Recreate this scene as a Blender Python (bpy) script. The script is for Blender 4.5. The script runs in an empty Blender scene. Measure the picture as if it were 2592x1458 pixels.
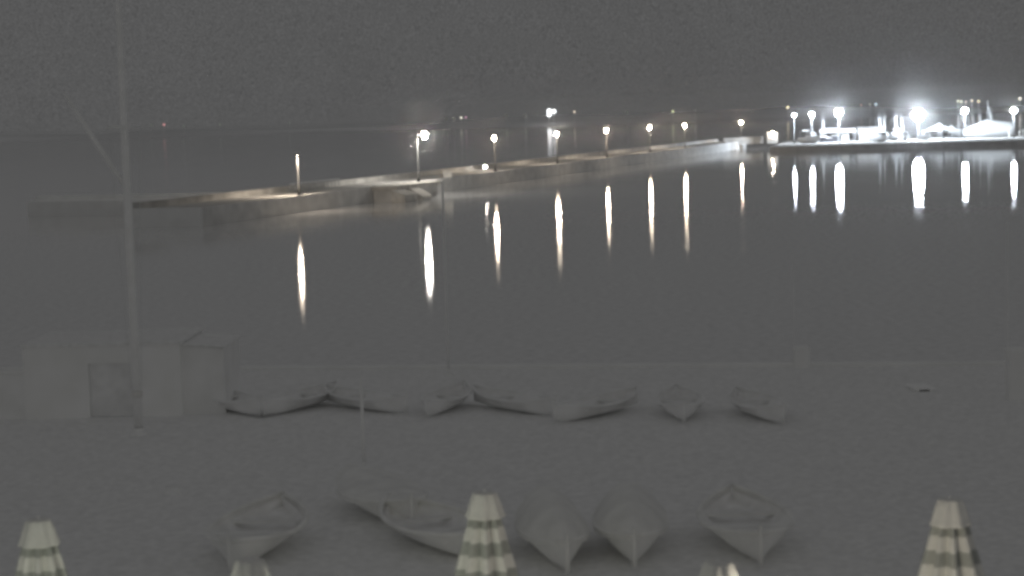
import bpy, bmesh, math, random
from mathutils import Vector, Matrix
random.seed(7)
R = math.radians
S = bpy.context.scene
COL = S.collection
# ------------------------------------------------------------------ camera
F = 4800.0                       # focal length in photo pixels (2592 wide)
PITCH, ROLL, CAMZ = math.atan(439 / F), R(1.72), 10.2
_r = Vector((1, 0, 0)); _f = Vector((0, math.cos(PITCH), -math.sin(PITCH))); _u = Vector((0, math.sin(PITCH), math.cos(PITCH)))
CR = _r * math.cos(ROLL) - _u * math.sin(ROLL)
CU = _r * math.sin(ROLL) + _u * math.cos(ROLL)
cam = bpy.data.cameras.new("camera"); camo = bpy.data.objects.new("camera", cam); COL.objects.link(camo)
cam.sensor_width = 36; cam.lens = 36 * F / 2592
cam.clip_start = 0.5; cam.clip_end = 20000
m = Matrix((CR, CU, -_f)).transposed().to_4x4(); m.translation = (0, 0, CAMZ); camo.matrix_world = m
S.camera = camo
cam.dof.use_dof = True; cam.dof.focus_distance = 420; cam.dof.aperture_fstop = 1.25
# ------------------------------------------------------------------ night sky
W = bpy.data.worlds.new("World"); S.world = W; W.use_nodes = True
nt = W.node_tree; nt.nodes.clear()
o_ = nt.nodes.new('ShaderNodeOutputWorld'); bg = nt.nodes.new('ShaderNodeBackground')
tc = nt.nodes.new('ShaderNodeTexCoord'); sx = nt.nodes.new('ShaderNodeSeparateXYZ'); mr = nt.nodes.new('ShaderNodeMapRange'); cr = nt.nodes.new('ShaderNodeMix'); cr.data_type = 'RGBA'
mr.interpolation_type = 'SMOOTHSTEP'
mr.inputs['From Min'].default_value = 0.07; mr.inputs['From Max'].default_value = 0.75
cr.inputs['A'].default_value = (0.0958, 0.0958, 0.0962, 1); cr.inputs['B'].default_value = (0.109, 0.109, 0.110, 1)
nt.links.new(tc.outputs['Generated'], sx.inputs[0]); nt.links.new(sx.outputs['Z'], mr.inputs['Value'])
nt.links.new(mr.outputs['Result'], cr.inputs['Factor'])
tg = nt.nodes.new('ShaderNodeMapRange'); tg.interpolation_type = 'SMOOTHSTEP'      # assumed town glow behind the viewer, added to lift surfaces facing it
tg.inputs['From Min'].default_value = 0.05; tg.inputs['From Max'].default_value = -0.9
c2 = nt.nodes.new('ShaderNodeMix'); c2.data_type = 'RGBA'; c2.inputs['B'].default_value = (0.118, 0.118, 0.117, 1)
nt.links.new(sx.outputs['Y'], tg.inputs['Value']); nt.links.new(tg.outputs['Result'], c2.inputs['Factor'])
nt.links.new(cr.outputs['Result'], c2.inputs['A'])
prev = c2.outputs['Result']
for sc_, am in ((1200, 0.6), (28, 0.05)):                                            # sensor-like grain put into the sky colour, then thin uneven cloud
    nz = nt.nodes.new('ShaderNodeTexNoise'); nz.inputs['Scale'].default_value = sc_; nz.inputs['Detail'].default_value = 2
    mm = nt.nodes.new('ShaderNodeMapRange'); mm.inputs['To Min'].default_value = 1 - am; mm.inputs['To Max'].default_value = 1 + am
    vm = nt.nodes.new('ShaderNodeVectorMath'); vm.operation = 'SCALE'
    nt.links.new(tc.outputs['Generated'], nz.inputs['Vector']); nt.links.new(nz.outputs['Fac'], mm.inputs['Value'])
    nt.links.new(prev, vm.inputs[0]); nt.links.new(mm.outputs['Result'], vm.inputs['Scale']); prev = vm.outputs[0]
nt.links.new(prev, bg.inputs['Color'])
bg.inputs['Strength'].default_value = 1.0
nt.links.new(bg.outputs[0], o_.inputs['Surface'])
# ------------------------------------------------------------------ exposure, sampling
S.view_settings.view_transform = 'Standard'; S.view_settings.look = 'None'
S.view_settings.exposure = 0; S.view_settings.gamma = 1; S.view_settings.use_curve_mapping = False
S.render.engine = 'CYCLES'
S.cycles.filter_width = 3.2; S.cycles.caustics_reflective = False; S.cycles.caustics_refractive = False
S.cycles.max_bounces = 10; S.cycles.volume_bounces = 1; S.cycles.diffuse_bounces = 8; S.cycles.glossy_bounces = 3
S.cycles.sample_clamp_indirect = 3; S.cycles.sample_clamp_direct = 0
S.cycles.use_denoising = True
HAZE = 0.0001

# ------------------------------------------------------------------ pixel helpers (photo pixels)
def ray(px, py): return CR * ((px - 1296) / F) - CU * ((py - 729) / F) + _f
def at(px, py, D): d = ray(px, py); return Vector((0, 0, CAMZ)) + d * (D / d.y)
def on(px, py, z): d = ray(px, py); return Vector((0, 0, CAMZ)) + d * ((z - CAMZ) / d.z)

# ------------------------------------------------------------------ materials
def mat(name, col, rough=0.7, var=0.12, scale=3.0, metal=0.0, bump=0.0):
    M = bpy.data.materials.new(name); M.use_nodes = True; n = M.node_tree; b = n.nodes['Principled BSDF']
    b.inputs['Roughness'].default_value = rough; b.inputs['Specular IOR Level'].default_value = 0.5 if rough < .5 else 0.0; b.inputs['Metallic'].default_value = metal
    t = n.nodes.new('ShaderNodeTexCoord'); no = n.nodes.new('ShaderNodeTexNoise'); no.inputs['Scale'].default_value = scale; no.inputs['Detail'].default_value = 6
    ra = n.nodes.new('ShaderNodeValToRGB')
    ra.color_ramp.elements[0].position = 0.3; ra.color_ramp.elements[1].position = 0.7
    ra.color_ramp.elements[0].color = (*[c * (1 - var) for c in col], 1); ra.color_ramp.elements[1].color = (*[min(1, c * (1 + var)) for c in col], 1)
    n.links.new(t.outputs['Object'], no.inputs['Vector']); n.links.new(no.outputs['Fac'], ra.inputs['Fac']); n.links.new(ra.outputs['Color'], b.inputs['Base Color'])
    if bump:
        bu = n.nodes.new('ShaderNodeBump'); bu.inputs['Strength'].default_value = bump; bu.inputs['Distance'].default_value = 0.05
        n.links.new(no.outputs['Fac'], bu.inputs['Height']); n.links.new(bu.outputs['Normal'], b.inputs['Normal'])
    return M
def emit(name, col, strength, sample=True):
    M = bpy.data.materials.new(name); M.use_nodes = True; b = M.node_tree.nodes['Principled BSDF']
    b.inputs['Base Color'].default_value = (*[0.8 * c for c in col], 1)
    b.inputs['Emission Color'].default_value = (*col, 1); b.inputs['Emission Strength'].default_value = strength
    if not sample: M.cycles.emission_sampling = 'NONE'
    return M
WARM = (1.0, 0.84, 0.66); WHITE = (0.80, 0.89, 1.0); NEUT = (1.0, 0.95, 0.86)
M_white = mat('white_paint', (0.78, 0.78, 0.76), 0.45)
M_gel = mat('white_gelcoat', (0.80, 0.81, 0.82), 0.25, 0.05)
M_canvas = mat('white_canvas', (0.72, 0.73, 0.72), 0.9, 0.10, 5)
M_grey = mat('grey_canvas', (0.42, 0.42, 0.40), 0.9)
M_wood = mat('boat_wood', (0.94, 0.935, 0.92), 0.6)
M_metal = mat('galvanised_steel', (0.48, 0.49, 0.50), 0.45, 0.1, 6)
M_post = mat('dark_painted_steel', (0.16, 0.16, 0.16), 0.6, 0.1, 6)
M_alu = mat('mast_aluminium', (0.74, 0.76, 0.78), 0.4, 0.05)
M_dark = mat('dark_metal', (0.05, 0.05, 0.055), 0.5)
M_glass = mat('cabin_glass', (0.02, 0.025, 0.03), 0.1)
M_conc = mat('concrete', (0.56, 0.55, 0.53), 0.85, 0.12, 0.8, bump=0.3)
M_stone = mat('weathered_stone', (0.82, 0.81, 0.79), 0.9, 0.12, 0.5, bump=0.4)
M_unlit = mat('unlit_stone', (0.58, 0.57, 0.55), 0.9, 0.2, 0.5)  # stone darkened so the parapet reads as unlit
M_board = mat('bright_white_board', (0.99, 0.99, 0.98), 0.6, 0.02)
M_mole = mat('pale_limestone', (0.95, 0.945, 0.93), 0.9, 0.06, 0.5)
M_pale = mat('pale_concrete', (0.74, 0.71, 0.66), 0.85, 0.2, 1.2)
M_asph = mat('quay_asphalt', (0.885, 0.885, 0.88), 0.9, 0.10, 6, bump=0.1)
M_cop = mat('coping_stone', (0.92, 0.92, 0.91), 0.85, 0.05, 0.6)
M_render = mat('hut_render', (0.98, 0.98, 0.965), 0.85, 0.07, 0.9)
M_annex = mat('annex_render', (0.94, 0.94, 0.93), 0.85, 0.08, 0.9)
M_door = mat('hut_door', (0.88, 0.88, 0.88), 0.7, 0.1, 2)
M_pole = mat('painted_pole', (0.97, 0.97, 0.96), 0.5, 0.05)
M_land = mat('dark_coast', (0.93, 0.93, 0.93), 0.95, 0.3, 0.004)
M_cw = mat('parasol_white_cloth', (0.84, 0.835, 0.80), 0.95, 0.06, 9)
M_cd = mat('parasol_dark_cloth', (0.46, 0.475, 0.45), 0.95, 0.06, 9)
M_tarp = mat('boat_tarp', (0.87, 0.87, 0.855), 0.9, 0.1, 1.6)
M_hull = mat('boat_hull_paint', (0.92, 0.92, 0.91), 0.55, 0.1, 1.2)
M_hull2 = mat('boat_hull_weathered', (0.88, 0.88, 0.865), 0.6, 0.12, 1.2)

def water_mat():
    M = bpy.data.materials.new('harbour_water'); M.use_nodes = True; n = M.node_tree; n.nodes.clear()
    out = n.nodes.new('ShaderNodeOutputMaterial'); mix = n.nodes.new('ShaderNodeMixShader')
    fr = n.nodes.new('ShaderNodeFresnel'); fr.inputs['IOR'].default_value = 1.33
    di = n.nodes.new('ShaderNodeBsdfDiffuse'); di.inputs['Color'].default_value = (0.8, 0.8, 0.8, 1)
    gl = n.nodes.new('ShaderNodeBsdfAnisotropic'); gl.distribution = 'BECKMANN'; gl.inputs['Color'].default_value = (1, 1, 1, 1)
    geo = n.nodes.new('ShaderNodeNewGeometry')
    mp = n.nodes.new('ShaderNodeMapping'); mp.inputs['Scale'].default_value = (0.10, 0.022, 1)
    no = n.nodes.new('ShaderNodeTexNoise'); no.inputs['Scale'].default_value = 1.0; no.inputs['Detail'].default_value = 3
    rr = n.nodes.new('ShaderNodeMapRange'); rr.inputs['From Min'].default_value = 0.3; rr.inputs['From Max'].default_value = 0.7
    rr.inputs['To Min'].default_value = 0.082; rr.inputs['To Max'].default_value = 0.112
    n.links.new(geo.outputs['Position'], mp.inputs['Vector']); n.links.new(mp.outputs[0], no.inputs['Vector'])
    n.links.new(no.outputs['Fac'], rr.inputs['Value']); sp = n.nodes.new('ShaderNodeSeparateXYZ'); ca = n.nodes.new('ShaderNodeMapRange'); ca.interpolation_type = 'SMOOTHSTEP'
    ca.inputs['From Min'].default_value = 14; ca.inputs['From Max'].default_value = 34; ca.inputs['To Min'].default_value = 1.0; ca.inputs['To Max'].default_value = 0.78
    mu = n.nodes.new('ShaderNodeMath'); mu.operation = 'MULTIPLY'
    n.links.new(geo.outputs['Position'], sp.inputs[0]); n.links.new(sp.outputs['X'], ca.inputs['Value'])
    n.links.new(rr.outputs['Result'], mu.inputs[0]); n.links.new(ca.outputs['Result'], mu.inputs[1]); n.links.new(mu.outputs[0], gl.inputs['Roughness'])
    nf = n.nodes.new('ShaderNodeTexNoise'); nf.inputs['Scale'].default_value = 2.2; nf.inputs['Detail'].default_value = 5
    rf = n.nodes.new('ShaderNodeMapRange'); rf.inputs['From Min'].default_value = .25; rf.inputs['From Max'].default_value = .75; rf.inputs['To Min'].default_value = .66; rf.inputs['To Max'].default_value = .94
    cf = n.nodes.new('ShaderNodeCombineColor')
    n.links.new(geo.outputs['Position'], nf.inputs['Vector']); n.links.new(nf.outputs['Fac'], rf.inputs['Value'])
    for k_ in range(3): n.links.new(rf.outputs['Result'], cf.inputs[k_])
    n.links.new(cf.outputs[0], di.inputs['Color'])
    no2 = n.nodes.new('ShaderNodeTexNoise'); no2.inputs['Scale'].default_value = 0.55; no2.inputs['Detail'].default_value = 4
    n.links.new(geo.outputs['Position'], no2.inputs['Vector'])
    bu = n.nodes.new('ShaderNodeBump'); bu.inputs['Strength'].default_value = 0.45; bu.inputs['Distance'].default_value = 0.012
    n.links.new(no2.outputs['Fac'], bu.inputs['Height']); n.links.new(bu.outputs['Normal'], gl.inputs['Normal'])
    n.links.new(fr.outputs[0], mix.inputs['Fac']); n.links.new(di.outputs[0], mix.inputs[1]); n.links.new(gl.outputs[0], mix.inputs[2])
    n.links.new(mix.outputs[0], out.inputs['Surface'])
    return M

# ------------------------------------------------------------------ mesh builder
class MB:
    def __init__(s): s.v = []; s.f = []; s.mi = []
    def add(s, vs, fs, mi=0):
        o = len(s.v); s.v += [Vector(v) for v in vs]
        for f in fs: s.f.append([i + o for i in f]); s.mi.append(mi)
        return s
    def box(s, c, d, rz=0.0, mi=0, bev=0.0):
        cx, cy, cz = c; a, b, h = d[0] / 2, d[1] / 2, d[2] / 2
        co, si = math.cos(rz), math.sin(rz)
        if not bev:
            vs = [(x, y, z) for z in (-h, h) for x, y in ((-a, -b), (a, -b), (a, b), (-a, b))]
            fs = [(3, 2, 1, 0), (4, 5, 6, 7), (0, 1, 5, 4), (1, 2, 6, 5), (2, 3, 7, 6), (3, 0, 4, 7)]
        else:
            e = bev; vs = []
            for z, k in ((-h, 0), (h - e, 0), (h, e)):
                vs += [(-a + k, -b + k, z), (a - k, -b + k, z), (a - k, b - k, z), (-a + k, b - k, z)]
            fs = [(3, 2, 1, 0), (8, 9, 10, 11)]
            for l in (0, 4): fs += [(l + i, l + (i + 1) % 4, l + 4 + (i + 1) % 4, l + 4 + i) for i in range(4)]
        return s.add([(cx + x * co - y * si, cy + x * si + y * co, cz + z) for x, y, z in vs], fs, mi)
    def tube(s, pts, rad, n=10, mi=0, cap=True):
        pts = [Vector(p) for p in pts]; rad = rad if isinstance(rad, (list, tuple)) else [rad] * len(pts)
        vs = []
        for i, p in enumerate(pts):
            t = (pts[min(i + 1, len(pts) - 1)] - pts[max(i - 1, 0)]).normalized()
            a = t.orthogonal().normalized() if abs(t.z) < 0.95 else Vector((1, 0, 0)); a = (a - t * a.dot(t)).normalized(); b = t.cross(a)
            vs += [p + (a * math.cos(k * 2 * math.pi / n) + b * math.sin(k * 2 * math.pi / n)) * rad[i] for k in range(n)]
        fs = [(i * n + k, i * n + (k + 1) % n, (i + 1) * n + (k + 1) % n, (i + 1) * n + k) for i in range(len(pts) - 1) for k in range(n)]
        if cap: fs += [tuple(reversed(range(n))), tuple(range((len(pts) - 1) * n, len(pts) * n))]
        return s.add(vs, fs, mi)
    def lathe(s, prof, c=(0, 0, 0), n=20, pleat=0.0, pn=8, ph=0.0, mi=None, seed=0):
        rng = random.Random(seed); amp = [rng.uniform(.6, 1.35) for _ in range(pn)]
        vs = []
        for r, z in prof:
            for k in range(n):
                a = k * 2 * math.pi / n; w = 1.0
                if pleat:
                    q = (a / (2 * math.pi) * pn + ph) % pn
                    w = 1 + pleat * amp[int(q)] * (math.cos(2 * math.pi * q) - .2)
                vs.append((c[0] + r * w * math.cos(a), c[1] + r * w * math.sin(a), c[2] + z))
        o = len(s.v); s.v += [Vector(v) for v in vs]
        for i in range(len(prof) - 1):
            for k in range(n):
                s.f.append([o + i * n + k, o + i * n + (k + 1) % n, o + (i + 1) * n + (k + 1) % n, o + (i + 1) * n + k]); s.mi.append(mi[i] if mi else 0)
        return s
    def sphere(s, c, r, n=14, sq=1.0):
        prof = [(max(1e-4, r * math.sin(math.pi * i / n)), -sq * r * math.cos(math.pi * i / n)) for i in range(n + 1)]
        return s.lathe(prof, c, n)
    def grid(s, rows, mi=0):
        n = len(rows[0]); vs = [p for r_ in rows for p in r_]
        return s.add(vs, [(i * n + j, i * n + j + 1, (i + 1) * n + j + 1, (i + 1) * n + j) for i in range(len(rows) - 1) for j in range(n - 1)], mi)
    def build(s, name, mats, parent=None, smooth=False, loc=None, rz=0.0):
        me = bpy.data.meshes.new(name); me.from_pydata([tuple(v) for v in s.v], [], s.f)
        for M in (mats if isinstance(mats, (list, tuple)) else [mats]): me.materials.append(M)
        for p, i in zip(me.polygons, s.mi): p.material_index = i; p.use_smooth = smooth
        bm = bmesh.new(); bm.from_mesh(me); bmesh.ops.recalc_face_normals(bm, faces=bm.faces); bm.to_mesh(me); bm.free()
        o = bpy.data.objects.new(name, me); COL.objects.link(o)
        if parent: o.parent = parent
        if loc is not None: o.location = loc
        o.rotation_euler.z = rz
        return o
def tag(o, label=None, cat=None, group=None, kind=None):
    for k, v in (('label', label), ('category', cat), ('group', group), ('kind', kind)):
        if v: o[k] = v
    return o
def thing(name, label, cat, loc=(0, 0, 0), rz=0.0, group=None):
    o = bpy.data.objects.new(name, None); COL.objects.link(o); o.location = loc; o.rotation_euler.z = rz
    return tag(o, label, cat, group)
def dup(root, loc, rz=0.0, label=None, group=None):
    def cp(o, par):
        c = o.copy(); COL.objects.link(c)
        if par: c.parent = par
        for ch in o.children: cp(ch, c)
        return c
    r = cp(root, None); r.location = loc; r.rotation_euler.z = rz
    if label: r['label'] = label
    if group: r['group'] = group
    return r

# ================================================================== SETTING
GZ = 1.6                                   # foreground quay level
w = MB().add([(-4000, 40, 0), (4000, 40, 0), (4000, 9000, 0), (-4000, 9000, 0)], [(0, 1, 2, 3)])
tag(w.build('sea', water_mat()), kind='structure')
qe0, qe1 = on(560, 934, GZ), on(2010, 925, GZ)        # front edge of the foreground quay
qd = (qe1 - qe0).normalized(); qa = qe0 - qd * 120; qb = qe1 + qd * 120
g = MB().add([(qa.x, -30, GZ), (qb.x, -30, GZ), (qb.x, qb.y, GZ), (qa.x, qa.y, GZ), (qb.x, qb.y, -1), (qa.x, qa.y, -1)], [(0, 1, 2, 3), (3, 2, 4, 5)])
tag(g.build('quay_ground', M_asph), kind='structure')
qn = Vector((qd.y, -qd.x, 0)); ang = math.atan2(qd.y, qd.x)
mid = (qe0 + qe1) / 2 + qn * 0.22
c = MB().box((mid.x, mid.y, GZ + 0.06), (240, 0.45, 0.12), ang, bev=0.02)
tag(c.build('quay_kerb', M_cop), kind='structure')
# far coast
rows = []
for i in range(121):
    x = -1500 + i * 3000 / 120; h = 5 + 3 * math.sin(i * .21) + 2 * math.sin(i * .53 + 1) + random.uniform(-.8, .8)
    rows.append([(x, 1605, -0.5), (x, 1615, 1.2), (x, 1750, max(2, h * .8)), (x, 1950, max(3, h))])
tag(MB().grid(rows).build('far_coast', M_land, smooth=True), kind='structure')
# marina quay
mq0, mq1 = on(2050, 369.5, 1.15), on(2592, 355.5, 1.15)
md = (mq1 - mq0).normalized(); ma = mq0 - md * 9; mb = mq1 + md * 60
back = Vector((-md.y, md.x, 0)) * 75
pts = [ma, mb, mb + back, ma + back]
g = MB().add([(p.x, p.y, 1.15) for p in pts] + [(p.x, p.y, -1) for p in pts], [(0, 1, 2, 3), (0, 1, 5, 4), (1, 2, 6, 5), (2, 3, 7, 6), (3, 0, 4, 7)])
tag(g.build('marina_quay', M_conc), kind='structure')

# ================================================================== PIER
A = on(535, 523, 1.9); dv = Vector((0.2987, 0.9543, 0)).normalized(); nb = Vector((-dv.y, dv.x, 0))   # nb points to the sea side
def P(t, off, z): q = A + dv * t + nb * off; return Vector((q.x, q.y, z))
PL = 300
def proj(p_): v_ = p_ - Vector((0, 0, CAMZ)); return 1296 + F * v_.dot(CR) / v_.dot(_f)
def tpx(px, off=0.0):
    lo, hi = 0.0, 290.0
    for _ in range(40):
        md_ = (lo + hi) / 2
        if proj(P(md_, off, 1.9)) < px: lo = md_
        else: hi = md_
    return lo
pier = thing('pier', 'long pale stone pier crossing the water behind the row of lamps', 'pier')
d = MB()
a_, b_ = P(-2, -0.0, 0), P(PL, 0, 0)
def strip(o0, o1, z0, z1, t0=-2, t1=PL):
    m = MB(); vs = [P(t0, o0, z0), P(t1, o0, z0), P(t1, o1, z0), P(t0, o1, z0), P(t0, o0, z1), P(t1, o0, z1), P(t1, o1, z1), P(t0, o1, z1)]
    return m.add(vs, [(3, 2, 1, 0), (4, 5, 6, 7), (0, 1, 5, 4), (1, 2, 6, 5), (2, 3, 7, 6), (3, 0, 4, 7)])
strip(0.6, 7, -1.2, 1.87).build('deck', M_conc, pier)
strip(0.0, 0.6, -1.2, 1.9).build('quay_edge', M_stone, pier)
strip(0.0, 7.75, -1.2, 1.93, -2.5, -2.02).build('end_wall', M_mole, pier)
strip(7.0, 7.7, -1.2, 2.4).build('parapet', M_unlit, pier)
strip(6.95, 7.8, 2.4, 2.5).build('coping', M_unlit, pier)
# railing on the pier seen near the second lamp
rl = thing('railing', 'short post railing on the pier parapet between the two nearest pier lamps', 'railing')
ps = MB()
for k in range(14):
    p = P(33 + k * 1.15, 6.0, 1.87); ps.tube([p, p + Vector((0, 0, 0.95))], 0.06, 6)
ps.build('posts', M_metal, rl)['kind'] = 'stuff'
tr = MB()
for z in (2.35, 2.82): tr.tube([P(33, 6, z), P(48, 6, z)], 0.035, 6)
tr.build('rails', M_metal, rl)
# far mole continuing to the left
e0, e1 = on(80, 508, 1.9), on(600, 500, 1.9)
mo = thing('mole', 'low straight stone mole running left from the pier behind the tall flagpole', 'mole')
dx = (e1 - e0); L_ = dx.length; an = math.atan2(dx.y, dx.x); mc = (e0 + e1) / 2
MB().box((mc.x, mc.y + 1.5, 0.35), (L_, 3.0, 3.0), an, bev=.1).build('wall', M_mole, mo)
MB().box((mc.x, mc.y + 2.6, 2.1), (L_, 0.6, 0.5), an, bev=.05).build('parapet', M_mole, mo)

# ------------------------------------------------------------------ pier lamps
def pier_lamp(px, py, D, label, I, col=WARM, r=0.20, arm=0.0, hood=False, group='lamps along the pier', base=None):
    D = P(tpx(px, .7), .7, 0).y if arm < .9 else P(tpx(px - 19, -.9), -.9, 0).y - (arm if hood else 0); hp = at(px, py, D); bz = 1.9 if base is None else base
    t = thing('pier_lamp', label, 'street lamp', (hp.x, hp.y + arm, bz) if hood else (hp.x - arm, hp.y, bz), R(-90) if hood else 0, group)
    H = hp.z - bz
    pm = MB(); pm.tube([(0, 0, 0), (0, 0, .9), (0, 0, .95), (0, 0, H - r * 1.5)], [.13, .12, .08, .05], 10)
    pm.build('pole', M_post, t, True)
    MB().lathe([(.26, 0), (.26, .12), (.17, .2), (.13, .3)], n=12).build('base', M_dark, t, True)
    if arm: MB().tube([(0, 0, H - .35), (arm * .3, 0, H + .05), (arm * .75, 0, H + .16), (arm, 0, H + .13)], .045, 8).build('arm', M_metal, t, True)
    if hood:
        MB().lathe([(1e-3, .34), (.14, .33), (.36, .20), (.50, 0), (.48, 0), (.34, .17), (1e-3, .24)], (arm, 0, H), 20).build('hood', M_pole, t, True)
        MB().lathe([(.06, .04), (.06, 0), (1e-3, 0)], (arm, 0, H), 14).build('bulb', emit('bulb', col, I * 180), t, True)
    else:
        e = emit('bulb', col, I / (math.pi * r * r))
        MB().lathe([(.55 * r, -1.5 * r), (.9 * r, -.6 * r), (1.0 * r, .2 * r), (.8 * r, .9 * r), (.4 * r, 1.3 * r), (1e-3, 1.4 * r)], (arm, 0, H), 14).build('bulb', e, t, True)
        MB().lathe([(.2 * r, 1.42 * r), (.6 * r, 1.40 * r), (.2 * r, 1.75 * r), (1e-3, 2.0 * r)], (arm, 0, H), 12).build('cap', M_dark, t, True)
    return t
pier_lamp(751, 392, 218, 'hooded pier lamp with no visible bulb, nearest to the tall flagpole', 75, hood=True, arm=.6)
pier_lamp(1075, 342, 256, 'cold white pier lamp on a bracket above the landing stage', 210, NEUT, r=.27, arm=1.0)
pier_lamp(1251, 349, 287, 'warm pier lamp just right of the landing stage', 85, r=.19)
pier_lamp(1409, 339, 316, 'warm pier lamp below the bright cluster on the far coast', 85, r=.19)
pier_lamp(1535, 330, 352, 'warm pier lamp third from the landing stage', 85, r=.19)
pier_lamp(1644, 323, 393, 'warm pier lamp fourth from the landing stage', 85, r=.19)
pier_lamp(1733, 317.5, 429, 'warm pier lamp fifth from the landing stage', 120, r=.19)
pier_lamp(1876, 310, 468, 'warm pier lamp nearest the small lit kiosk', 80, r=.18)
# landing stage
ls = thing('landing_stage', 'pale concrete landing stage on the pier side under the cold white lamp', 'landing stage')
t0, t1 = tpx(1006, -3.4), tpx(1124, -3.4)
strip(-3.4, -0.01, 1.45, 1.93, t0, t1).build('slab', M_pale, ls)
u0, u1, u2, u3 = [tpx(v_, -4.3) for v_ in (1007, 1038, 1052, 1075)]
def sloped(ta, tb, zl):  # landing blocks, tops sloped on purpose to catch the lamp overhead
    vs = [P(ta, -3.41, 1.5), P(tb, -3.41, 1.5), P(tb, -5.2, zl), P(ta, -5.2, zl), P(ta, -3.41, -.9), P(tb, -3.41, -.9), P(tb, -5.2, -.9), P(ta, -5.2, -.9)]
    MB().add(vs, [(0, 1, 2, 3), (4, 5, 6, 7), (0, 1, 5, 4), (1, 2, 6, 5), (2, 3, 7, 6), (3, 0, 4, 7)]).build('sloped_block', M_pale, ls)
sloped(u0, u1, .9); sloped(u2, u3, .45)
strip(-2.58, -0.02, -.6, 1.447, t0 + .4, t1 - .4).build('back_wall', M_stone, ls)
bl = thing('box', 'small pale box at the end of the landing stage', 'box', P(tpx(1142), 0.5, 1.9))
MB().box((0, 0, .4), (1.2, .8, .8), bev=.05).build('body', M_pale, bl)
MB().box((0, 0, .84), (1.3, .9, .08), bev=.02).build('lid', M_pale, bl)
# low wall light
p = at(1228, 422, 291)
wl = thing('wall_light', 'small low light fixed on the pier parapet left of a warm lamp', 'wall light', p)
MB().box((0, .12, 0), (.3, .1, .3), bev=.02).build('bracket', M_dark, wl)
MB().sphere((0, 0, 0), .14).build('bulb', emit('bulb', NEUT, 330), wl, True)
# kiosk
kp = on(1956, 364, 1.9); kp = at(1956, 364, 466)
ki = thing('kiosk', 'small warmly lit kiosk at the shore end of the pier', 'kiosk', (kp.x, kp.y, 1.2), R(-6))
MB().box((0, 1.2, 1.45), (2.5, 2.4, 2.7)).build('wall', M_white, ki)
MB().box((0, 1.1, 2.9), (2.9, 2.9, .14), bev=.04).build('roof', M_dark, ki)
sh = MB().box((0, -.03, 1.55), (1.5, .05, 1.1)).build('shutter', M_pale, ki)
MB().box((0, -.12, .95), (1.7, .18, .06)).build('counter', M_wood, ki)
MB().sphere((0, -.75, 2.72), .10).build('bulb', emit('bulb', WARM, 900), ki, True)
MB().tube([(0, 0, 2.75), (0, -.75, 2.82)], .03, 6).build('lamp_arm', M_dark, ki)
fw = thing('low_wall', 'dim low wall running left from the lit kiosk', 'wall')
a0, a1 = at(1835, 372, 462), at(1935, 365, 467); cc = (a0 + a1) / 2
MB().box((cc.x, cc.y + 3, 2.0), ((a1 - a0).length, .4, 1.6), math.atan2(a1.y - a0.y, a1.x - a0.x), bev=.05).build('wall', M_conc, fw)
MB().box((cc.x, cc.y + 3, 2.85), ((a1 - a0).length + .1, .5, .1), math.atan2(a1.y - a0.y, a1.x - a0.x)).build('coping', M_pale, fw)

# ================================================================== MARINA
QZ = 1.15
def flood(px, py, D, label, I, r, poles=True):
    hp = at(px, py, D); H = hp.z - QZ
    t = thing('harbour_lamp', label, 'street lamp', (hp.x, hp.y, QZ), 0, 'cold white lamps on the marina quay')
    MB().tube([(0, 0, 0), (0, 0, 1.0), (0, 0, H - .1)], [.14, .12, .07], 10).build('pole', M_metal, t, True)
    MB().lathe([(.3, 0), (.3, .1), (.16, .25)], n=12).build('base', M_dark, t, True)
    MB().lathe([(1e-3, r * 1.06), (r * .3, r * 1.03), (r * .42, r * .94), (r * .4, r * .92)], (0, 0, H), 18).build('hood', M_metal, t, True)
    MB().sphere((0, 0, H), r, 16, .97).build('bulb', emit('bulb', WHITE, I / (math.pi * r * r)), t, True)  # globe made oversize to stand in for the lamp's glare
    return t
flood(2010, 291.5, 462, 'cold white harbour lamp standing farthest left, next to the kiosk', 90, .36)
flood(2055, 290, 460, 'cold white harbour lamp above the boat with the small awning', 240, .5)
flood(2123, 285, 459, 'bright harbour lamp above the long white canopy', 1300, .85)
flood(2324, 291, 458, 'brightest harbour lamp with the largest glare', 3400, 1.3)
flood(2442, 280, 457, 'harbour lamp among the masts right of the white tent', 520, .6)
flood(2566, 280, 452, 'harbour lamp by itself at the right edge of the marina', 420, .55)

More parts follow.
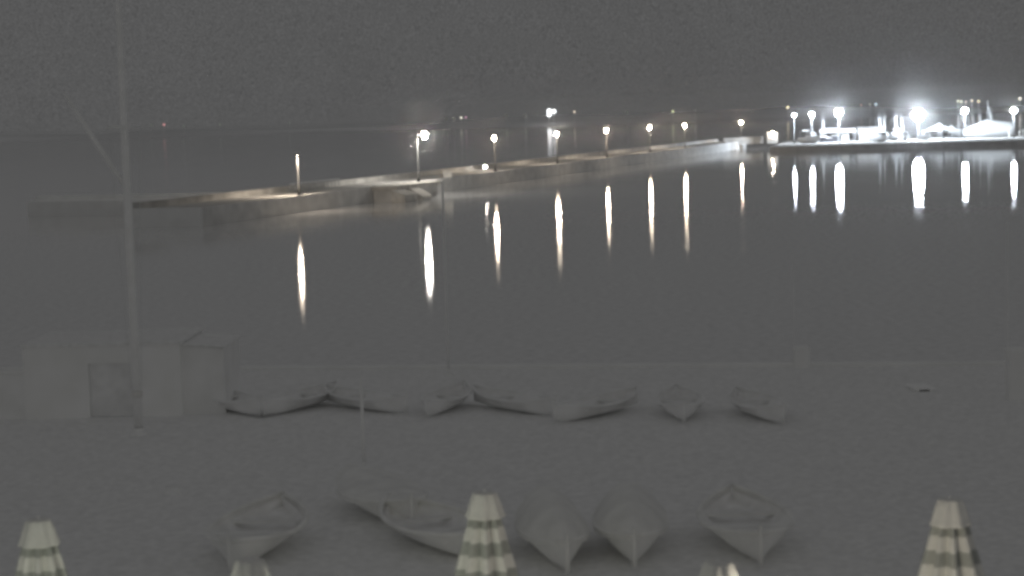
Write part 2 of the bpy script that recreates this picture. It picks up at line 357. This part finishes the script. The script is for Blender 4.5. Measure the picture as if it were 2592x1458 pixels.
def motorboat(name, label, p, rz, L=6.5, B=2.3, H=1.5, cabin=True, awning=False, group='boats kept on the marina quay'):
    t = thing(name, label, 'boat', p, rz, group); rows = []
    n = 12
    for i in range(n + 1):
        u = i / n; x = -L / 2 + L * u
        hb = B / 2 * (1 - max(0, (u - .45) / .55) ** 2.2) + .01
        sh = H * (.80 + .28 * u * u); kz = .0 + .55 * H * max(0, (u - .7) / .3) ** 2; xs = x + .35 * max(0, u - .6)
        rows.append([(xs, -hb, sh), (xs, -hb * .93, kz + (sh - kz) * .55), (x, -hb * .72, kz + (sh - kz) * .25), (x, 0, kz), (x, hb * .72, kz + (sh - kz) * .25), (xs, hb * .93, kz + (sh - kz) * .55), (xs, hb, sh)])
    hm = MB().grid(rows); hm.add([q for q in rows[0]], [tuple(range(7))])
    hm.build('hull', M_gel, t, True)
    dk = MB().grid([[(r_[0][0], r_[0][1] * .97, r_[0][2] - .06), (r_[0][0], 0, r_[0][2] + .02), (r_[-1][0], r_[-1][1] * .97, r_[-1][2] - .06)] for r_ in rows]); dk.build('deck', M_gel, t, True)
    if cabin:
        MB().box((.1, 0, H * .95 + .45), (L * .34, B * .62, .9), bev=.22).build('cabin', M_gel, t)
        MB().box((.1, 0, H * .95 + .55), (L * .345, B * .63, .26)).build('window', M_glass, t)
    if awning:
        MB().grid([[(-L * .42 + i * L * .07, -B * .45, H + 1.30), (-L * .42 + i * L * .07, 0, H + 1.42), (-L * .42 + i * L * .07, B * .45, H + 1.30)] for i in range(7)]).build('awning', M_canvas, t, True)
        for sx_ in (-.4, -.02):
            for sy in (-.42, .42): MB().tube([(L * sx_, B * sy, H * .85), (L * sx_, B * sy, H + 1.3)], .03, 6).build('post', M_alu, t)
    return t
def yacht(label, px, D, top, rz, L=8.5, sail=.16, lean=0.0, group='sailing yachts on the marina quay', hullz=None):
    b = at(px, 345, D); hp = at(px, top, D); p = (b.x, b.y, QZ)
    t = motorboat('sailing_yacht', label, p, rz, L, 2.6, 1.5, False, False, group); t['category'] = 'yacht'
    MB().box((-.6, 0, 1.75), (3.2, 1.5, .5), bev=.15).build('cabin', M_gel, t)
    H = hp.z - QZ
    MB().tube([(.6, 0, 1.4), (.6 + lean * .5, 0, H * .6), (.6 + lean, 0, H)], [.10, .09, .06], 8).build('mast', M_alu, t, True)
    MB().tube([(.6, 0, 2.4), (-3.2, 0, 2.5)], .07, 8).build('boom', M_alu, t, True)
    MB().tube([(.5, 0, 2.62), (-1.2, 0, 2.7), (-3.1, 0, 2.62)], [.2, .26, .12], 8).build('sail_cover', M_canvas, t, True)
    MB().tube([(3.6, 0, 1.8), (2.3, 0, H * .45), (.75, 0, H * .96)], [.05, sail, .05], 8).build('furled_jib', M_canvas, t, True)
    return t
def q(px, py, D): b = at(px, py, D); return (b.x, b.y, QZ)
motorboat('motorboat', 'white motorboat with a small awning at the left end of the marina quay', q(2052, 350, 459), R(-62), 7.0, 2.5, 1.7, True, True)
yacht('slim white yacht mast standing between the two left harbour lamps', 2084, 472, 284, R(-100), 7, .34)
yacht('yacht left of the pair of masts in the middle of the marina', 2224, 460, 286, R(-86), 8, .20)
yacht('yacht right of the pair of masts in the middle of the marina', 2238, 470, 287, R(-97), 8, .12)
yacht('yacht with a pale furled sail just left of the brightest harbour lamp', 2266, 462, 286, R(-92), 8, .16)
yacht('yacht whose mast stands in the glare of the brightest harbour lamp', 2279, 470, 286, R(-85), 8, .18)
yacht('yacht with the thin mast left of the harbour lamp among the masts', 2426, 487, 290, R(-95), 8, .10)
yacht('yacht with the thin mast under the harbour lamp among the masts', 2449, 490, 288, R(-88), 8, .10)
yacht('yacht with the mast right beside the harbour lamp among the masts', 2462, 487, 286, R(-90), 8, .12)
yacht('yacht with the thicker mast behind the big white boat cover', 2479, 482, 276, R(-93), 8, .20)
yacht('yacht with the tallest tapering sail behind the big white boat cover', 2494, 478, 254, R(-60), 9, .34, .5)
yacht('yacht with a wide furled sail farthest right behind the big white boat cover', 2511, 480, 278, R(-100), 8, .40)
motorboat('motorboat', 'white motorboat under the pair of masts, at the quay edge', q(2232, 352, 452), R(-75), 6.0, 2.3, 1.4, True)
motorboat('motorboat', 'white motorboat left under the brightest harbour lamp', q(2292, 350, 455), R(-105), 6.0, 2.2, 1.3, True)
motorboat('motorboat', 'white motorboat right under the brightest harbour lamp', q(2342, 350, 455), R(-80), 5.8, 2.2, 1.3, True)
# long canopy
cp0, cp1 = at(2076, 331, 470), at(2166, 328, 468)
cn = thing('canopy', 'long white canopy on posts below a bright harbour lamp', 'canopy', ((cp0.x + cp1.x) / 2, cp0.y, QZ), R(-3))
Lc = (cp1 - cp0).length; zc = cp0.z - QZ
MB().grid([[(-Lc / 2 + i * Lc / 8, -2.0, zc - .5), (-Lc / 2 + i * Lc / 8, -1.9, zc - .05), (-Lc / 2 + i * Lc / 8, 0, zc + .5 + .12 * math.sin(i * math.pi / 4)), (-Lc / 2 + i * Lc / 8, 1.9, zc), (-Lc / 2 + i * Lc / 8, 2.0, zc - .45)] for i in range(9)]).build('roof', M_canvas, cn)
for x in (-Lc / 2 + .2, 0, Lc / 2 - .2):
    for y in (-1.8, 1.8): MB().tube([(x, y, 0), (x, y, zc)], .06, 8).build('post', M_alu, cn)
MB().box((Lc * .22, .2, 1.2), (1.8, 1.2, 2.4), bev=.05).build('cabinet', M_white, cn)
# long roof right of canopy + dark shed
r0, r1 = at(2172, 329, 476), at(2236, 330, 474)
sd = thing('shed', 'low dark grey shed behind the quay right of the long canopy', 'shed', ((r0.x + r1.x) / 2, r0.y, QZ), 0)
Ls = (r1 - r0).length
MB().box((0, 0, 1.4), (Ls, 3, 2.8)).build('wall', M_stone, sd)
MB().add([(-Ls / 2 - .2, -1.7, 2.8), (Ls / 2 + .2, -1.7, 2.8), (Ls / 2 + .2, 0, 3.4), (-Ls / 2 - .2, 0, 3.4), (Ls / 2 + .2, 1.7, 2.8), (-Ls / 2 - .2, 1.7, 2.8)], [(0, 1, 2, 3), (3, 2, 4, 5), (0, 3, 5), (1, 4, 2)]).build('roof', M_conc, sd)
for x in (-1.8, 1.4): MB().box((x, -1.52, 1.1), (1.1, .06, 2.0)).build('door', M_door, sd)
# crates
for i, (px, hh, lab) in enumerate(((2082, 1.3, 'dark stacked fishing box left under the long canopy'), (2098, 1.0, 'dark low fishing box between two others under the long canopy'), (2112, 1.5, 'dark tall fishing box right under the long canopy'))):
    cb = thing('fishing_box', lab, 'box', q(px, 352, 464), R(7 * i - 5), 'fishing boxes under the canopy')
    MB().box((0, 0, hh / 2), (1.4, 1.0, hh), bev=.05).build('body', M_dark, cb)
    MB().box((0, 0, hh + .05), (1.5, 1.1, .1), bev=.02).build('lid', M_stone, cb)
# tents
def tent(px, D, wd, ztop, label, rz):
    b = q(px, 350, D); t = thing('tent', label, 'tent', b, R(rz), 'white tents on the marina quay'); h = wd / 2; ev = ztop - 1.5
    rows = []
    for k in range(6):
        u = k / 5; s_ = h * (1 - u) ** 1.25 + .02; z = ev + (ztop - ev) * u
        rows.append([(-s_, -s_, z), (s_, -s_, z), (s_, s_, z), (-s_, s_, z), (-s_, -s_, z)])
    rows.insert(0, [(-h, -h, ev - .35), (h, -h, ev - .35), (h, h, ev - .35), (-h, h, ev - .35), (-h, -h, ev - .35)])
    MB().grid(rows).build('roof', M_canvas, t)
    for x in (-1, 1):
        for y in (-1, 1): MB().tube([(x * (h - .06), y * (h - .06), 0), (x * (h - .06), y * (h - .06), ev)], .05, 8).build('post', M_alu, t)
    return t
tent(2378, 467, 4.2, 3.9, 'white tent left of the dark post', 38)
tent(2408, 471, 3.2, 3.2, 'smaller white tent right of the dark post', 12)
dp0 = q(2389, 360, 448)
dpt = thing('post', 'dark post standing between the two white tents', 'post', dp0)
MB().tube([(0, 0, 0), (0, 0, .5), (0, 0, 3.6)], [.16, .13, .10], 10).build('shaft', M_dark, dpt, True)
MB().lathe([(.14, 3.6), (.2, 3.65), (.12, 3.8), (1e-3, 3.85)], n=10).build('cap', M_dark, dpt, True)
# covered boat
cb0 = q(2498, 352, 467)
cv = thing('covered_boat', 'big boat under a white peaked cover at the right of the marina', 'boat', cb0, R(4))
rows = []; Lb = 11.8
for i in range(15):
    u = i / 14; x = -Lb / 2 + Lb * u
    pk = (1.9 + 2.5 * min(1, u / .52) ** .75) if u < .52 else 4.4 - .8 * (u - .52) / .48
    hb = 1.6 * (.45 + .55 * min(1, u / .4))
    rows.append([(x, -hb, 1.2 + .15 * math.sin(i * 1.7)), (x, -hb * 1.02, pk * .62), (x, -hb * .45, pk * .93), (x, 0, pk), (x, hb * .45, pk * .93), (x, hb * 1.02, pk * .62), (x, hb, 1.2)])
cm = MB().grid(rows); cm.add(rows[-1], [tuple(range(7))]); cm.add(rows[0], [tuple(range(7))]); cm.build('cover', M_canvas, cv, True)
rows = []
for i in range(11):
    u = i / 10; x = -Lb / 2 + Lb * u; hb = 1.55 * (min(1, .12 + u / .5)); kz = .5 * (1 - min(1, u / .4))
    rows.append([(x, -hb, 1.3), (x, -hb * .8, .5 + kz * .4), (x, 0, kz), (x, hb * .8, .5 + kz * .4), (x, hb, 1.3)])
hm = MB().grid(rows); hm.add(rows[-1], [tuple(range(5))]); hm.build('hull', M_gel, cv, True)
# white pedestals
for px, hh, lab in ((2556, 2.3, 'tallest white service post beside the big boat cover'), (2581, 1.5, 'white service post below the rightmost harbour lamp'), (2590, 1.9, 'white service post at the right edge of the view')):
    t = thing('service_post', lab, 'post', q(px, 350, 452), R(px), 'white service posts')
    MB().box((0, 0, hh / 2), (.45, .35, hh), bev=.06).build('body', M_white, t)
    MB().box((0, -.19, hh * .75), (.28, .03, .3)).build('panel', M_dark, t)

# ================================================================== FAR LIGHTS
def far_light(px, py, r, col, s, label, D=1620):
    p_ = at(px, py, D); t = thing('far_lamp', label, 'lamp', (p_.x, p_.y, 1.0), 0, 'lights on the far coast')
    h = max(2.0, p_.z - 1.0)
    r *= .53; MB().sphere((0, 0, h), r, 10).build('bulb', emit('bulb', col, s, False), t, True)
    MB().tube([(0, 0, -1.5), (0, 0, h - r * .8)], [.3, .15], 6).build('pole', M_pole, t)
FT = 1 / math.exp(-HAZE * 1620)
for px, py, r, col, s, lab in (
    (415, 315.5, 1.7, (1, .45, .45), 3, 'red light on the far coast right of the tall flagpole'),
    (383, 317, 2.2, (.9, 1, .9), 0.15, 'very faint light left of the red one on the far coast'),
    (465, 319, 2.2, (.9, 1, .9), 0.15, 'very faint light right of the red one on the far coast'),
    (557, 315, 1.6, (.9, 1, .85), 0.3, 'faint light alone on the far coast left of the hooded pier lamp'),
    (733, 311, 1.6, (.9, 1, .9), 0.2, 'faint light on the far coast above the hooded pier lamp'),
    (1167, 298, 1.9, (1, .95, .8), 4, 'yellowish light beside a pink one on the far coast'),
    (1179, 297, 1.5, (1, .55, .75), 2.5, 'pink light beside a yellowish one on the far coast'),
    (1148, 301, 2.6, (1, .98, .9), .15, 'dim light just left of the yellowish one on the far coast'),
    (1130, 301, 2.6, (1, .98, .9), .08, 'dimmest light in the row left of the yellowish one on the far coast'),
    (1390, 290, 3.6, (.95, .97, 1), 12, 'lower left light of the big white cluster on the far coast'),
    (1390, 281, 3.6, (.95, .97, 1), 12, 'upper left light of the big white cluster on the far coast'),
    (1402, 282, 3.4, (.95, .97, 1), 12, 'right light of the big white cluster on the far coast'),
    (1454, 283, 2.0, (1, .85, .7), 3, 'warm light right of the big white cluster on the far coast'),
    (1282, 292, 2.4, (1, 1, .9), .10, 'faint light left of the big white cluster on the far coast'),
    (1330, 294, 3.0, (1, 1, .95), .10, 'faint wide light close to the left of the big white cluster'),
    (1588, 284, 2.0, (.95, 1, .9), .12, 'faint light on the far coast between two warm pier lamps'),
    (1703, 282, 2.0, (.95, 1, .6), 3, 'greenish yellow light on the far coast above a pier lamp'),
    (1760, 279, 1.8, (1, 1, 1), .12, 'faint light on the far coast right of the greenish yellow one'),
    (1994, 272, 2.2, (1, .85, .55), 6, 'yellow light on the far coast above the leftmost harbour lamp'),
    (2180, 266, 1.2, (1, .5, .4), 2, 'tiny red light on the far coast right of the bright canopy lamp'),
    (2202, 264, 1.7, (1, .95, .8), .6, 'small pale light left of the bluish one on the far coast'),
    (2217, 264, 2.2, (.75, .9, 1), 4, 'bluish light on the far coast left of the brightest harbour lamp'),
    (2425, 256, 2.0, (1, .95, .8), 4, 'leftmost of the warm lights above the masts'),
    (2433, 257, 2.0, (1, .97, .8), 4, 'second from the left of the warm lights above the masts'),
    (2445, 258, 1.5, (1, .8, .75), 3, 'small warm light right above the lamp among the masts'),
    (2460, 255, 2.1, (1, .85, .7), 4, 'second from the right of the warm lights above the masts'),
    (2477, 256.5, 2.3, (1, .85, .6), 4, 'rightmost of the warm lights above the masts'),
    (2581.5, 250, 2.5, (1, .95, .85), 6, 'light above the lone lamp at the right edge of the view')):
    far_light(px, py, r, col, s * FT * .22, lab)

# ================================================================== FOREGROUND
# hut
h0, h1 = on(66, 1062, GZ), on(462, 1052, GZ)
hv = h1 - h0; ha = math.atan2(hv.y, hv.x); hl = hv.length; hh = 2.15
hut = thing('hut', 'low pale hut with a dark doorway behind the tall flagpole', 'hut', (h0.x, h0.y, GZ), ha)
x0, x1 = (229 - 66) / 396 * hl, (354 - 66) / 396 * hl
wm = MB(); dh = 1.62
for a0_, a1_, z0, z1 in ((0, x0, 0, hh), (x1, hl, 0, hh), (x0, x1, dh, hh)): wm.box(((a0_ + a1_) / 2, .1, (z0 + z1) / 2), (a1_ - a0_, .2, z1 - z0))
wm.box((.1, 1.7, hh / 2), (.2, 3.0, hh)); wm.box((hl - .1, 1.7, hh / 2), (.2, 3.0, hh)); wm.box((hl / 2, 3.3, hh / 2), (hl, .2, hh))
wm.build('wall', M_render, hut)
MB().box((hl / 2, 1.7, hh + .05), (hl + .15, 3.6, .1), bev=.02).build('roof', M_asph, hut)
dr = MB().box(((x0 + x1) / 2, .17, dh / 2), (x1 - x0 - .02, .05, dh - .02)).build('door', M_door, hut)
MB().box((x1 - .18, .12, .85), (.04, .06, .18)).build('handle', M_metal, dr)
an_ = thing('annex', 'darker lean-to joined to the right side of the pale hut', 'shed', (h1.x, h1.y, GZ), ha)
wl_ = 1.25
MB().add([(0, .25, 0), (wl_, .25, 0), (wl_, .25, 1.95), (0, .25, 2.05), (0, 3, 0), (wl_, 3, 0), (wl_, 3, 1.95), (0, 3, 2.05)], [(0, 1, 2, 3), (5, 4, 7, 6), (1, 5, 6, 2), (4, 0, 3, 7), (3, 2, 6, 7)]).build('wall', M_annex, an_)
MB().add([(0, .15, 2.07), (wl_ + .1, .15, 1.97), (wl_ + .1, 3.1, 1.97), (0, 3.1, 2.07), (0, .15, 2.13), (wl_ + .1, .15, 2.03), (wl_ + .1, 3.1, 2.03), (0, 3.1, 2.13)], [(0, 1, 2, 3), (4, 5, 6, 7), (0, 1, 5, 4), (1, 2, 6, 5), (2, 3, 7, 6), (3, 0, 4, 7)]).build('roof', M_asph, an_)
sw = thing('side_wall', 'pale low wall left of the hut at the left edge of the view', 'wall', (h0.x, h0.y, GZ), ha)
MB().box((-1.0, .3, .68), (1.96, .25, 1.36), bev=.02).build('wall', M_annex, sw)
MB().box((-1.0, .3, 1.39), (1.98, .32, .06), bev=.01).build('coping', M_cop, sw)
# nautical flagpole
fb = on(352, 1100, GZ); FD = fb.y
fp = thing('flagpole', 'tall thick nautical flagpole with a slanting gaff in front of the hut', 'flagpole', fb)
MB().tube([(0, 0, 0), (0, 0, 4), (0, 0, 8), (0, 0, 13.6)], [.125, .12, .11, .075], 14).build('mast', M_pole, fp, True)
MB().lathe([(.26, 0), (.26, .05), (.16, .08), (.14, .2)], n=14).build('base', M_pole, fp, True)
ga, gb = at(292, 473, FD) - fb, at(164, 236, FD) - fb
MB().tube([(-.05, 0, ga.z), ((gb.x - .1) * .5, 0, (ga.z + gb.z) / 2), (gb.x, 0, gb.z)], [.07, .065, .05], 10).build('gaff', M_pole, fp, True)
yz = (at(300, 322, FD) - fb).z
MB().tube([(-.26, -.9, yz), (0, 0, yz), (.26, .9, yz)], [.05, .07, .05], 10).build('yard', M_pole, fp, True)
MB().lathe([(.13, 1.05), (.16, 1.08), (.16, 1.2), (.13, 1.23)], n=14).build('collar', M_stone, fp, True)
for s_ in (-1, 1): MB().tube([(.15 * s_, -.02, 1.3), (.24 * s_, s_ * .85, yz)], .006, 4).build('halyard', M_canvas, fp)
# thin poles
b = on(1136, 950, GZ)
tp = thing('pole', 'thin pale pole on the quay edge left of the landing stage reflection', 'pole', b)
MB().tube([(0, 0, 0), (0, 0, 3), (0, 0, 6.4)], [.05, .04, .03], 8).build('shaft', M_pole, tp, True)
MB().lathe([(.16, 0), (.16, .06), (.07, .1), (.06, .25)], n=10).build('base', M_cop, tp, True)
MB().sphere((0, 0, 6.43), .06, 8).build('finial', M_pole, tp, True)
b = on(922, 1187, GZ)
tp = thing('pole', 'short pale pole standing among the hauled out boats', 'pole', b)
MB().tube([(0, 0, 0), (0, 0, 2.3)], [.05, .04], 8).build('shaft', M_pole, tp, True)
MB().lathe([(.14, 0), (.14, .05), (.06, .09), (.055, .2)], n=10).build('base', M_cop, tp, True)
for px, py0, py1, top, lab in ((2028, 930, 876, 640, 'pale plinth with a thin pole at the right end of the quay kerb'), (2572, 1010, 880, 560, 'pale plinth with a thin pole at the right edge of the view')):
    b = on(px, py0, GZ); hz = (at(px, py1, b.y) - b).z; tz = (at(px, top, b.y) - b).z
    t = thing('plinth_pole', lab, 'pole', b, 0, 'plinths with thin poles')
    MB().box((0, 0, hz / 2), (.5, .5, hz), bev=.04).build('plinth', M_cop, t)
    MB().tube([(-.2, .1, 0), (-.2, .1, tz)], .014, 8).build('shaft', M_pole, t, True)
# small white things
wb = thing('board', 'small white board lying on the quay right of the boats', 'board', on(2338, 990, GZ), R(4))
MB().box((0, .35, .09), (.62, 1.0, .05), bev=.01).build('plank', M_board, wb)
for x in (-.2, .2): MB().box((x, .35, .032), (.08, .9, .064)).build('foot', M_board, wb)
fc = thing('fish_crate', 'small white fish crate on the quay left of the nearest boats', 'crate', on(437, 1248, GZ), R(12))
cm = MB().box((0, 0, .02), (.36, .26, .04))
for x, y, a, b_ in ((-.17, 0, .02, .26), (.17, 0, .02, .26)): cm.box((x, y, .09), (a, b_, .1))
for y in (-.12, .12): cm.box((0, y, .09), (.32, .02, .1))
cm.build('body', M_annex, fc)

# wooden boats hauled out on the quay
def gozzo(label, p, rz, L, B, H, tarp, m, group):
    t = thing('rowing_boat', label, 'boat', p, rz, group); rows = []; n = 14
    inner = []
    for i in range(n + 1):
        u = i / n; v = abs(2 * u - 1); x = -L / 2 + L * u
        hb = max(.02, B / 2 * (1 - v ** 2.4)); sh = H * (.78 + .30 * v * v); kz = .02 + .16 * H * max(0, v - .55) / .45
        row = []
        for k in range(9):
            w_ = (k - 4) / 4; row.append((x, hb * math.copysign(abs(w_) ** .75, w_) if w_ else 0, kz + (sh - kz) * abs(w_) ** 1.35))
        rows.append(row)
        inner.append([(x * .96, hb * .9 * s_, sh - .1 - (.28 * H if abs(s_) < .95 else 0)) for s_ in (-1, -.7, 0, .7, 1)])
    MB().grid(rows).build('hull', m, t, True)
    MB().grid(inner).build('floor', M_wood, t, True)
    for s_ in (0, 8): MB().tube([r_[s_] for r_ in rows], (.028 * B), 6).build('gunwale', m, t, True)
    MB().tube([(L / 2 - .05, 0, .1), (L / 2, 0, H * .7), (L / 2 + .04, 0, H * 1.32)], [.05, .05, .035], 8).build('stem_post', m, t, True)
    if tarp:
        rr = []
        for i in range(0, n + 1):
            r_ = rows[i]; hb = r_[8][1]; zz = r_[8][2]
            rr.append([(r_[0][0], y * hb * 1.03, zz - .12 * (abs(y) == 1) + tarp * B * (1 - abs(y) ** 1.8) * max(0, 1 - abs(2 * i / n - 1) ** 2.2) + .03) for y in (-1, -.96, -.6, -.25, 0, .25, .6, .96, 1)])
        MB().grid(rr).build('cover', M_tarp, t, True)
    else:
        for x in (-L * .18, L * .08, L * .26): MB().box((x, 0, H * .62), (.2, B * .82 * (1 - abs(2 * x / L) ** 2.4), .04)).build('thwart', M_hull2, t)
    return t
for px, py, yaw, B, lab in (
    (590, 1040, -58, 1.25, 'pale rowing boat of the far row closest to the hut'), (764, 1034, -118, 1.25, 'pale rowing boat second from the hut in the far row'),
    (925, 1036, -48, 1.3, 'pale rowing boat turned sideways behind the short pole'), (1130, 1036, -105, 1.25, 'pale rowing boat in the far row below the thin pole'),
    (1302, 1040, -52, 1.25, 'pale rowing boat in the far row turned to the right, below a reflected warm lamp'), (1512, 1052, -130, 1.3, 'pale rowing boat in the far row turned to the left'),
    (1722, 1048, -92, 1.35, 'pale rowing boat in the far row pointing straight at the viewer'), (1922, 1054, -78, 1.4, 'pale rowing boat farthest right in the far row')):
    gozzo(lab, on(px, py, GZ), R(yaw), 3.9, B, .52, 0, M_hull, 'rowing boats in the far row on the quay')
for px, py, yaw, B, tarp, lab in (
    (655, 1392, -96, 1.85, 0, 'open boat in the near row behind the second parasol'), (965, 1300, -70, 1.7, .1, 'boat in the near row behind the short pole'),
    (1115, 1385, -60, 1.8, 0, 'open boat in the near row left of the middle parasol'), (1398, 1395, -84, 1.35, .5, 'round covered boat in the near row right of the middle parasol'),
    (1598, 1380, -92, 1.45, .45, 'covered boat with a pale rim in the near row'), (1888, 1374, -90, 1.8, 0, 'open boat farthest right in the near row')):
    gozzo(lab, on(px, py, GZ), R(yaw), 4.6, B, .66, tarp, M_hull2, 'boats in the near row on the quay')

# folded parasols
def parasol(px, py, label, seed):
    tp_ = on(px, py, GZ + 3.15); t = thing('parasol', label, 'parasol', (tp_.x, tp_.y, GZ), R(seed * 37), 'folded striped parasols')
    H = 3.15; prof = []; mi = []
    z = H - .30; r_ = .19; k = 0
    while z > .62:
        st = .195 if k % 2 == 0 else .205
        for j in range(3):
            prof.append((r_, z)); mi.append(1 if k % 2 == 0 else 0); z -= st / 3; r_ += .0165 if z > 1.3 else .004
        k += 1
    prof.append((r_, z)); prof.append((.10, z + .02)); mi.append(1)
    MB().lathe(prof, n=112, pleat=.24, pn=9, mi=mi, seed=seed).build('canopy', [M_cw, M_cd], t, True)
    capm = MB().lathe([(1e-3, H), (.15, H - .005), (.175, H - .03), (.222, H - .17), (.268, H - .32), (.290, H - .35), (.270, H - .365)], n=96, pleat=.06, pn=7, seed=seed + 50)
    capm.build('cap', M_cw, t, True)
    MB().tube([(0, 0, .1), (0, 0, H + .02)], .028, 10).build('pole', M_wood, t, True)
    MB().sphere((0, 0, H + .02), .02, 8).build('finial', M_wood, t, True)
    MB().box((0, 0, .06), (.62, .62, .12), bev=.03).build('base', M_conc, t)
    return t
parasol(97, 1314, 'folded striped parasol at the left edge of the view, lit only on its left fold', 1)
parasol(632, 1416, 'folded striped parasol cut off by the lower edge, lit yellow-green on the left', 2)
parasol(1226, 1246, 'folded striped parasol in the middle, showing three pale bands', 3)
parasol(1818, 1421, 'folded striped parasol cut off by the lower edge, lit warm from the front', 4)
parasol(2405, 1262, 'folded striped parasol at the right, lit warm yellow', 5)
# terrace lanterns standing below the frame, between the viewer and the parasols
def lantern(x, y, I, col, label):
    t = thing('terrace_lantern', label, 'lantern', (x, y, GZ), 0, 'lanterns on the terrace')
    MB().tube([(0, 0, 0), (0, 0, 2.2)], [.05, .04], 8).build('pole', M_dark, t, True)
    MB().lathe([(.14, 0), (.14, .06), (.06, .1)], n=10).build('base', M_dark, t, True)
    MB().sphere((0, 0, 2.33), .09, 12).build('bulb', emit('bulb', col, I / (math.pi * .0081)), t, True)
    MB().lathe([(.2, 2.46), (.12, 2.54), (1e-3, 2.58)], n=14).build('hood', M_dark, t, True)
lantern(-6.9, 22.5, 5.5, (.98, 1.0, .80), 'greenish lantern on the terrace before the left parasols')
lantern(-2.6, 24.0, 5, (1, 1.0, .80), 'pale green lantern on the terrace before the middle parasol')
lantern(3.6, 22.0, 10, (1.0, .90, .72), 'warm lantern on the terrace before the right parasols')

# ================================================================== HAZE
if HAZE:
    M = bpy.data.materials.new('halo_haze'); M.use_nodes = True; n = M.node_tree; n.nodes.clear()  # thin haze added to give the harbour lamps a halo
    out = n.nodes.new('ShaderNodeOutputMaterial'); pv = n.nodes.new('ShaderNodeVolumePrincipled')
    pv.inputs['Color'].default_value = (1, 1, 1, 1); pv.inputs['Density'].default_value = HAZE; pv.inputs['Anisotropy'].default_value = 0.99
    n.links.new(pv.outputs[0], out.inputs['Volume'])
    M.cycles.homogeneous_volume = True
    hz = MB().box((0, 1010, 11.5), (3400, 2200, 27)); o = hz.build('haze', M); tag(o, kind='stuff'); o.display_type = 'WIRE'
